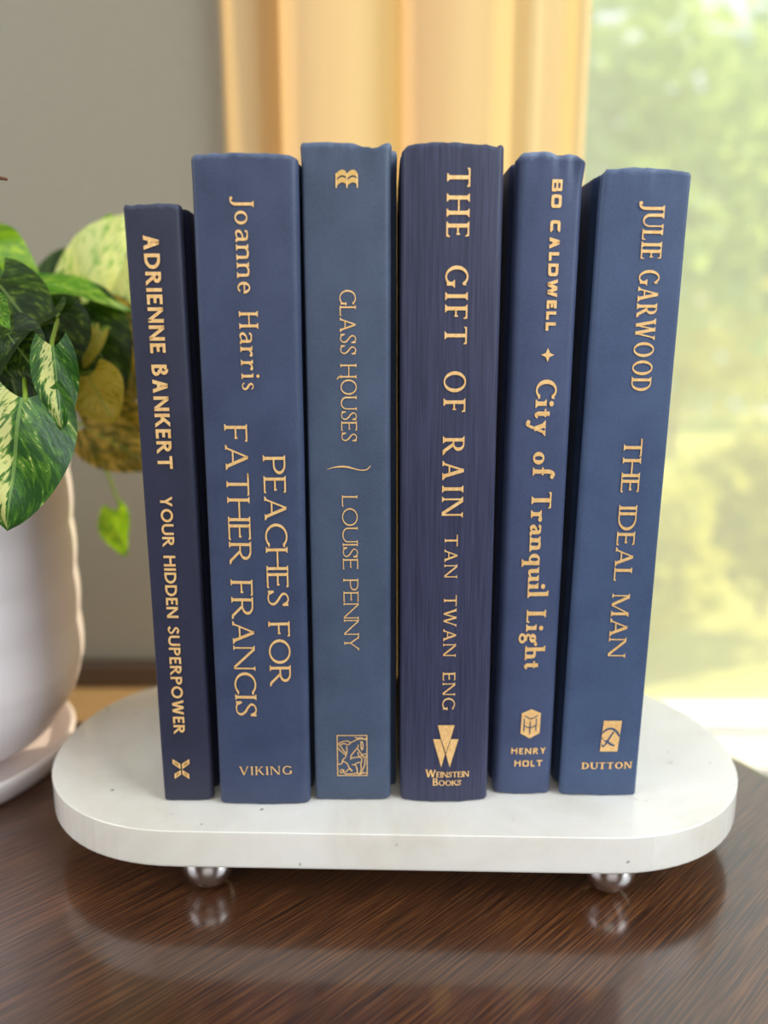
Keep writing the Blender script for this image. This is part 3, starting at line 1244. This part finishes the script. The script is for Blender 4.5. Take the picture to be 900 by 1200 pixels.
IDEAL = dict(T=.17, t=.08, sl=.085, ts=.075, space=.36, th=.06, tr=.15)
DUTT = dict(T=.25, t=.12, sl=.10, ts=.14, space=.4, th=.09, tr=.25)
SMALL = dict(T=.18, t=.12, sl=.05, ts=.14, space=.4, th=.08, tr=.08)

C1 = cloth('navy_plum_cloth', srgb(34, 36, 56), srgb(45, 47, 68), H=220, wear_highlight=.25)
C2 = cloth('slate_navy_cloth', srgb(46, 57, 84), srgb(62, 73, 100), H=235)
C3 = cloth('steel_blue_cloth', srgb(56, 69, 91), srgb(72, 85, 107), H=238.6, wear_highlight=.4)
C4 = cloth('navy_linen_cloth', srgb(31, 33, 57), srgb(66, 70, 99), weave=True, H=238.6, wear_highlight=.2)
C5 = cloth('blue_cloth', srgb(54, 66, 97), srgb(69, 81, 113), H=236, wear_highlight=.7)
C6 = cloth('mid_blue_cloth', srgb(55, 72, 104), srgb(69, 87, 119), H=231.5, wear_highlight=.45)

b1 = Book('hardcover_book', 'shortest dark navy book with bold plain capitals down its thin spine, leftmost on the board', -76.3, 270, -.2, 18.9, 220, 120, .25, C1, .8, 2.3, .2, .5, [(0, -.3), (.2, -.2), (.7, .3), (1, 0)], 1)
b1.foil('author_lettering', lay_text('ADRIENNE BANKERT', SANS, (-3.44, 210.33), (-3.4, 131.35), 5.3))
b1.foil('title_lettering', lay_text('YOUR HIDDEN SUPERPOWER', SANS2, (-3.45, 121.46), (-4.0, 28.86), 4.35))

b2 = Book('hardcover_book', 'thick slate navy book with a two-line gold title in thin capitals, second from the left', -46.1, 267.5, .12, 34.9, 235, 128, .6, C2, 1.6, 3.2, .2, .1, [(0, -.6), (.06, 0), (.5, .35), (.85, .1), (1, -.8)], 2)
b2.foil('author_lettering', lay_text('Joanne Harris', ROMAN, (-3.5, 221.67), (-3.05, 159.08), 6.4))
b2.foil('title_lettering', lay_text('FATHER FRANCIS', TITLE, (-9.8, 146.81), (-9.8, 37.53), 8.0) + lay_text('PEACHES FOR', TITLE, (3.35, 135.97), (3.5, 50.02), 7.8))
b2.foil('publisher_lettering', lay_text('VIKING', dict(TITLE, T=.15, t=.09, tr=.34), (-9.23, 13.0), (10.63, 13.3), 3.5))

b3 = Book('hardcover_book', 'steel blue book with thin gold capitals and a small framed emblem, third from left', -12.1, 270.5, -.1, 29.4, 238.6, 130, .35, C3, 1.0, 2.6, .1, 2.2, [(0, .5), (.2, .7), (.55, .5), (.72, -.8), (.82, -1.2), (.92, .2), (1, .6)], 3, 1.0)
b3.foil('title_lettering', lay_text('GLASS HOUSES', LIGHT, (-2.67, 192.49), (-2.65, 141.02), 5.5))
b3.foil('author_lettering', lay_text('LOUISE PENNY', dict(LIGHT, swash=False), (-2.75, 121.36), (-2.6, 62.9), 5.5))

b4 = Book('hardcover_book', 'tall dark navy linen-weave book with large wide-spaced gold capitals, fourth from the left', 23.4, 269, -.2, 34.0, 238.6, 132, 1.5, C4, 2.8, 2.4, .1, .2, [(0, -1.4), (.08, 0), (.5, .3), (.8, -.2), (.93, -.8), (1, -.1)], 4)
b4.foil('title_lettering', lay_text('THE GIFT OF RAIN', GIFT, (-1.9, 230.74), (-2.35, 114.52), 7.6))
b4.foil('author_lettering', lay_text('TAN TWAN ENG', NAME4, (-1.12, 107.41), (-1.2, 39.49), 4.7))
b4.foil('publisher_lettering', lay_text('WEINSTEIN', SMALL, (-7.32, 11.12), (9.39, 11.12), 3.2, .74) + lay_text('BOOKS', SMALL, (-4.47, 7.62), (6.31, 7.62), 3.0, .76))

b5 = Book('hardcover_book', 'thin blue book with a crumpled head and bold mixed-case gold title, second from the right', 54.7, 274.5, .22, 22.7, 236.5, 128, .7, C5, 3.4, 2.6, .3, .2, [(0, -1.2), (.12, .6), (.4, .9), (.62, -.2), (.85, .2), (1, -1.6)], 5, 2.2)
b5.foil('author_lettering', lay_text('BO CALDWELL', WIDE, (0.7, 228.41), (0.72, 179.17), 3.5))
b5.foil('title_lettering', lay_text('City of Tranquil Light', CITY, (-1.59, 162.38), (-1.35, 53.63), 7.3))
b5.foil('publisher_lettering', lay_text('HENRY', dict(WIDE, T=.22, t=.20), (-4.99, 17.85), (8.6, 17.85), 2.6) + lay_text('HOLT', dict(WIDE, T=.22, t=.20), (-3.55, 12.55), (7.4, 12.55), 2.6))

b6 = Book('hardcover_book', 'wide mid-blue book with a gold square emblem, leaning right, rightmost on the board', 84.5, 273.5, .8, 30.1, 231.5, 128, .5, C6, 1.8, 1.3, .3, .2, [(0, -.8), (.05, .2), (.45, .6), (.7, .4), (1, -.5)], 6, 1.0)
b6.foil('author_lettering', lay_text('JULIE GARWOOD', COND, (-0.3, 221.16), (0.1, 158.5), 7.0))
b6.foil('title_lettering', lay_text('THE IDEAL MAN', IDEAL, (-0.76, 141.58), (-0.6, 59.09), 6.6))
b6.foil('publisher_lettering', lay_text('DUTTON', DUTT, (-7.12, 11.9), (12.2, 12.4), 2.8))


# ---- publishers' marks on the spines
def place(polys, cx, cz, sx, sz):
    return [[(cx + x * sx, cz + z * sz) for x, z in p] for p in polys]


# crossed ribbons: four outlined wings
def wing(fx, fz):
    o = [(0.04, 0.02), (0.04, 0.30), (0.46, 0.56), (0.46, 0.30)] if fz > 0 else [(0.04, 0.02), (0.04, 0.26), (0.40, 0.50), (0.40, 0.24)]
    P = [(fx * a, fz * b) for a, b in o]
    c = (sum(p[0] for p in P) / 4, sum(p[1] for p in P) / 4)
    I = [(c[0] + (a - c[0]) * .52, c[1] + (b - c[1]) * .52) for a, b in P]
    return [[P[i], P[(i + 1) % 4], I[(i + 1) % 4], I[i]] for i in range(4)], [I]


DGOLD = plain('deep_gold_foil', (0.52, 0.29, 0.08, 1), 0.4, 0.5)
rim, core = [], []
for fx in (1, -1):
    for fz in (1, -1):
        a, b = wing(fx, fz)
        rim += a
        core += b
mark = b1.foil('publisher_mark', place(rim, -1.95, 13.9, 7.1, 8.0))
b1.foil('publisher_mark', place(core, -1.95, 13.9, 7.1, 8.0), DGOLD)

# open book of waving pages
pg = []
for x0 in (-0.5, 0.0):
    for lev in (0.0, 0.36):
        top = [(x0 + 0.03 + 0.44 * k / 8, 0.14 + lev + 0.20 * sin(pi * (0.05 + 0.75 * k / 8)) - 0.0) for k in range(9)]
        for k in range(8):
            a, b = top[k], top[k + 1]
            pg.append([(a[0], a[1] - .27), (b[0], b[1] - .27), b, a])
edge = []
for x0 in (-0.5, 0.0, 0.49):
    edge += [[(x0 - .02, -.2), (x0 + .035, -.2), (x0 + .035, .52), (x0 - .02, .52)]]
b3.foil('publisher_mark', place(edge, 0.2, 226.2, 7.0, 6.2))
b3.foil('publisher_mark', place(pg, 0.2, 226.2, 7.0, 6.2), plain('old_gold_foil', (0.66, 0.41, 0.12, 1), .4, .45))

# curl between title and author
b3.foil('ornament', spl([(-7.9, 131.0, .12), (-5.6, 131.75, .35), (-3.0, 132.05, .62), (-0.6, 131.9, .62), (1.6, 131.3, .42), (4.2, 130.75, .35), (6.2, 131.0, .4), (7.6, 132.3, .22)]))

# framed emblem of tangled riders: a thin frame with a maze of curved lines
fr = []
x0, x1, z0, z1, w = -6.0, 5.75, 10.9, 28.1, .33
fr += [[(x0, z0), (x1, z0), (x1, z0 + w), (x0, z0 + w)], [(x0, z1 - w), (x1, z1 - w), (x1, z1), (x0, z1)],
       [(x0, z0), (x0 + w, z0), (x0 + w, z1), (x0, z1)], [(x1 - w, z0), (x1, z0), (x1, z1), (x1 - w, z1)]]
ex = lambda u: x0 + (u - 195) / (655 - 195) * (x1 - x0)
ez = lambda v: z1 - (v - 262) / (865 - 262) * (z1 - z0)
for line in [[(205, 400), (260, 365), (340, 345), (390, 365), (385, 395), (350, 400), (300, 385), (220, 420)],
             [(210, 450), (270, 510), (330, 550), (345, 500), (345, 420)], [(250, 420), (290, 480), (330, 530)],
             [(335, 550), (320, 590), (285, 620), (265, 680), (215, 690)], [(285, 645), (350, 680), (375, 740), (425, 785)],
             [(240, 780), (270, 770), (285, 800), (250, 820), (235, 790)], [(290, 770), (310, 830), (400, 835), (490, 820), (495, 760), (470, 700), (420, 700)],
             [(400, 375), (450, 350), (520, 320), (600, 320), (650, 330)], [(470, 285), (500, 305), (570, 300), (610, 325), (640, 300)],
             [(405, 620), (405, 570), (450, 510), (510, 440), (520, 400)], [(410, 600), (470, 590), (540, 580), (580, 550), (640, 540)],
             [(520, 400), (510, 460), (550, 520), (580, 560), (600, 590), (650, 570)], [(545, 360), (580, 370), (590, 420), (575, 480), (560, 440), (560, 390), (580, 350)],
             [(510, 510), (530, 580), (570, 610), (555, 700), (560, 760), (535, 840)], [(620, 600), (610, 700), (580, 780), (555, 840)],
             [(450, 700), (500, 670), (550, 660)], [(500, 800), (520, 840), (600, 820), (640, 825)], [(320, 810), (380, 760), (420, 800)]]:
    fr += spl([(ex(u), ez(v), .36) for u, v in line], 4)
b3.foil('publisher_mark', fr)

# three overlapping wedges
ux = lambda u: -2.1 - (349 - u) / 10 * .345 + 0.0
wx = lambda u: 0.25 + (u - 438) * .0345
wz = lambda v: 33.0 - (v - 90) * .0358
W3 = [[(349, 90), (535, 90), (492, 250), (440, 408), (388, 250)]]
W3 += [[(298, 252), (380, 252), (432, 425), (392, 582)]]
W3 += [[(497, 252), (580, 252), (487, 582), (443, 425)]]
b4.foil('publisher_mark', [[(wx(u), wz(v)) for u, v in p] for p in W3])

# four-pointed star
st = []
for k in range(4):
    a = pi / 2 * k
    st.append([(1.95, 170.9), (1.95 + 1.0 * cos(a - pi / 4), 170.9 + 1.0 * sin(a - pi / 4)), (1.95 + 2.35 * cos(a), 170.9 + 2.4 * sin(a)), (1.95 + 1.0 * cos(a + pi / 4), 170.9 + 1.0 * sin(a + pi / 4))])
b5.foil('ornament', st)

# upright hexagonal block with a double H drawn in navy
hx = lambda u: -1.75 + (u - 272) / (552 - 272) * 7.7
hz = lambda v: 36.9 - (v - 128) / (568 - 128) * 12.3
hexa = [(412, 128), (550, 190), (545, 492), (405, 568), (272, 492), (280, 190)]
b5.foil('publisher_mark', [[(hx(u), hz(v)) for u, v in hexa]])
ln = []
for l in ([(318, 270), (318, 460)], [(403, 305), (403, 500)], [(488, 270), (488, 455)], [(320, 378), (403, 405), (488, 370)], [(325, 228), (412, 272), (505, 225)]):
    ln += spl([(hx(u), hz(v), .42) for u, v in l], 3)
b5.foil('publisher_mark', ln, C5, .38)

# gold square with a navy curved monogram
sx_ = lambda u: -0.75 + (u - 335) / (562 - 335) * 7.6
sz_ = lambda v: 32.6 - (v - 140) / (497 - 140) * 13.0
b6.foil('publisher_mark', [[(sx_(u), sz_(v)) for u, v in ((355, 140), (566, 140), (540, 497), (335, 497))]])
ln = []
for l in ([(352, 285, .5), (390, 245, .75), (450, 230, .9), (510, 262, .9), (548, 320, .75)], [(480, 265, .6), (440, 330, .7), (405, 395, .7), (365, 445, .5)],
          [(345, 350, .6), (365, 348, .5)], [(370, 372, .5), (412, 378, .8), (455, 412, .9), (500, 428, .7)], [(360, 440, .5), (352, 410, .4)]):
    ln += spl([(sx_(u), sz_(v), w_) for u, v, w_ in l], 4)
b6.foil('publisher_mark', ln, C6, .38)

# ------------------------------------------------------------------ potted pothos
PX, PY = -0.227, 0.352
pot_root = tag(empty('potted_plant', (PX, PY, 0)), 'trailing variegated plant in a ribbed white pot, left of the books', 'plant')


def ribbed(z):
    return 0.0011 * abs(sin(pi * z / 0.0245)) ** 0.7


m = MB()
prof = [(0.0, 0.014), (0.047, 0.014)]
for k in range(70):
    t = k / 69
    z = 0.016 + 0.160 * t
    r = 0.0515 + 0.0225 * min(1.0, (t / 0.22)) ** 0.5 + 0.0012 * t
    prof.append((r + ribbed(z), z))
prof += [(0.0752, 0.178), (0.0735, 0.1795), (0.0715, 0.178), (0.0700, 0.165), (0.066, 0.10), (0.05, 0.03), (0.0, 0.03)]
m.lathe(prof, (0, 0, 0), 96)
m.build('pot', CERAMIC, pot_root, smooth=True)
m = MB()
m.lathe([(0.0, 0.0), (0.060, 0.0), (0.064, 0.002), (0.0672, 0.010), (0.0677, 0.0125), (0.0668, 0.0138), (0.0650, 0.0130), (0.060, 0.0080), (0.055, 0.0075), (0.0, 0.0075)], (0, 0, 0), 96)
m.build('saucer', CERAMIC, pot_root, smooth=True)
m = MB()
m.lathe([(0.0, 0.160), (0.03, 0.163), (0.055, 0.160), (0.0702, 0.158), (0.0, 0.150)], (0, 0, 0), 48)
m.build('soil', SOIL, pot_root, smooth=True)
CROWN = Vector((PX, PY, 0.165))


def make_leaf(base, tip, width, up, mt, fold=0.25, droop=0.0, curl=0.0, stem_from=None, name='leaf'):
    base, tip, up = Vector(base), Vector(tip), Vector(up)
    ax = tip - base
    L = ax.length
    ax.normalize()
    side = ax.cross(up).normalized()
    nrm = side.cross(ax).normalized()
    NU, NV = 18, 12
    mb = MB()
    for i in range(NU + 1):
        s_ = i / NU
        wf = (s_ + 0.05) ** 0.42 * (1 - s_) ** 0.82 * 1.62
        if s_ >= 1:
            wf = 0
        for j in range(NV + 1):
            v = -1 + 2 * j / NV
            av = abs(v)
            p = base + ax * (L * (s_ - 0.17 * av ** 1.6 * (1 - s_) ** 3)) + side * (v * width * 0.5 * wf)
            p += nrm * (fold * av * width * 0.5 * wf - curl * av * av * width * 0.5 * wf)
            p += nrm * (droop * L * 4 * s_ * (1 - s_))
            p += nrm * (0.03 * width * sin(s_ * 9 + v * 4))
            mb.v.append(tuple(p - Vector((PX, PY, 0))))
            mb.uv.append((v, s_))
    n1 = NV + 1
    for i in range(NU):
        for j in range(NV):
            a = i * n1 + j
            mb.f.append((a, a + 1, a + n1 + 1, a + n1))
    lf = mb.build(name, mt, pot_root, smooth=True)
    sf_ = Vector(stem_from) if stem_from else CROWN + Vector((random.uniform(-.03, .03), random.uniform(-.03, .03), 0))
    mid = (base + sf_) / 2 + Vector((0, 0.01, 0.006))
    pts = catmull([tuple(sf_), tuple(mid), tuple(base - nrm * 0.0035 - ax * 0.002), tuple(base + ax * L * 0.05 - nrm * 0.0022)], 6)
    sm = MB()
    sm.tube([Vector(p) - Vector((PX, PY, 0)) for p in pts], 0.0009, 7)
    sm.build('stem', STEM, pot_root, smooth=True)
    return lf


V = Vector
# a: the large sharp leaf hanging over the front of the pot
make_leaf(at(26, 466, .274), at(9, 622, .266), 0.049, (0.25, -1.0, 0.25), L_VAR, -.18, .05, stem_from=at(0, 420, .33))
# b: folded small leaf beside it
make_leaf(at(62, 405, .282), at(73, 503, .276), 0.021, (0.5, -1, .1), L_VAR, -.45, .03, stem_from=at(50, 380, .33))
# c: sunlit lime leaf at the upper left
make_leaf(at(-52, 300, .400), at(48, 345, .372), 0.060, (-.1, -.75, .6), L_LIME, .12, .10)
# d: arching green leaf
make_leaf(at(20, 338, .360), at(154, 366, .385), 0.036, (-.1, -.5, .85), L_MID, .05, .12)
# e: pale leaf in the sun behind the leftmost book
make_leaf(at(92, 345, .415), at(150, 250, .425), 0.040, (0.1, -1, .35), L_PALE, .2, .05)
make_leaf(at(128, 380, .425), at(178, 300, .430), 0.046, (0.2, -1, .3), L_PALE, .2, .05)
make_leaf(at(45, 350, .430), at(118, 290, .440), 0.040, (-.2, -.8, .6), L_DARK, .2, .05)
make_leaf(at(122, 285, .425), at(130, 250, .430), 0.014, (0.3, -1, .2), L_LIME, .3, .05)
# f: tiny curled tip near the lens
make_leaf(at(-6, 356, .285), at(11, 386, .272), 0.012, (0.3, -1, .2), L_MID, .6, .05)
# g: dark leaves in the middle of the plant
make_leaf(at(40, 375, .330), at(-30, 470, .278), 0.050, (-.2, -1, .45), L_DARK, .2, .08)
make_leaf(at(60, 370, .345), at(50, 470, .325), 0.046, (.2, -1, .3), L_DARK, .15, .05)
make_leaf(at(95, 360, .380), at(140, 470, .370), 0.046, (.3, -1, .2), L_DARK, .15, .05)
make_leaf(at(120, 372, .400), at(168, 470, .395), 0.046, (.2, -1, .3), L_OLIVE, .15, .05)
make_leaf(at(-5, 330, .340), at(60, 410, .330), 0.040, (0, -.8, .7), L_DARK, .1, .05)
make_leaf(at(10, 392, .300), at(55, 452, .290), 0.030, (.1, -1, .3), L_DARK, .25, .05)
make_leaf(at(70, 335, .420), at(165, 395, .420), 0.045, (0, -.6, .8), L_DARK, .1, .08)
# h: yellow strips
make_leaf(at(98, 386, .350), at(76, 436, .345), 0.013, (.2, -1, .1), L_YELLOW, .3, .02)
make_leaf(at(118, 388, .365), at(98, 432, .360), 0.010, (.2, -1, .1), L_YELLOW, .3, .02)
# i: yellowing leaf
make_leaf(at(104, 440, .352), at(134, 496, .350), 0.034, (.1, -1, .25), L_YELLOW, .2, .06)
# j: olive leaf behind, edge-on above the pot shoulder
make_leaf(at(100, 500, .405), at(182, 548, .410), 0.040, (0, -1, .15), L_OLIVE, .15, .03)
make_leaf(at(112, 470, .410), at(178, 520, .418), 0.036, (.1, -1, .3), L_OLIVE, .15, .03)
# k: filler behind
make_leaf(at(30, 350, .390), at(90, 430, .390), 0.050, (.1, -1, .3), L_DARK, .15, .05)
make_leaf(at(0, 400, .330), at(30, 490, .320), 0.045, (-.1, -1, .3), L_DARK, .15, .05)
make_leaf(at(-30, 330, .350), at(-60, 440, .330), 0.05, (-.2, -1, .3), L_VAR, .15, .05)
# l: lone lime leaf hanging on a vine, lit by the sun
vine_from = (PX + .06, PY + .05, .17)
make_leaf(at(136, 597, .430), at(146, 652, .424), 0.030, (-.45, -1, .1), L_LIME, .25, .04, stem_from=vine_from)
# the far and left side of the plant, mostly outside the photograph
rl = random.Random(5)
for k in range(16):
    a = radians(95 + 175 * k / 15)
    r0, r1 = rl.uniform(.02, .05), rl.uniform(.085, .115)
    z0, z1 = rl.uniform(.205, .25), rl.uniform(.178, .22)
    u = Vector((cos(a), sin(a), 0))
    make_leaf(Vector((PX, PY, z0)) + u * r0, Vector((PX, PY, z1)) + u * r1, rl.uniform(.04, .055), u * .6 + Vector((0, 0, 1)),
              (L_DARK, L_VAR, L_MID, L_DARK)[k % 4], .15, .08)
# m: dry curled tip at the left edge
m = MB()
pts = catmull([tuple(at(-60, 260, .33)), tuple(at(-35, 215, .32)), tuple(at(-12, 208, .315)), tuple(at(8, 210, .31))], 6)
m.tube([Vector(p) - V((PX, PY, 0)) for p in pts], [.0016 - .0011 * k / (len(pts) - 1) for k in range(len(pts))], 8)
m.build('dry_tip', DRYSTEM, pot_root, smooth=True)
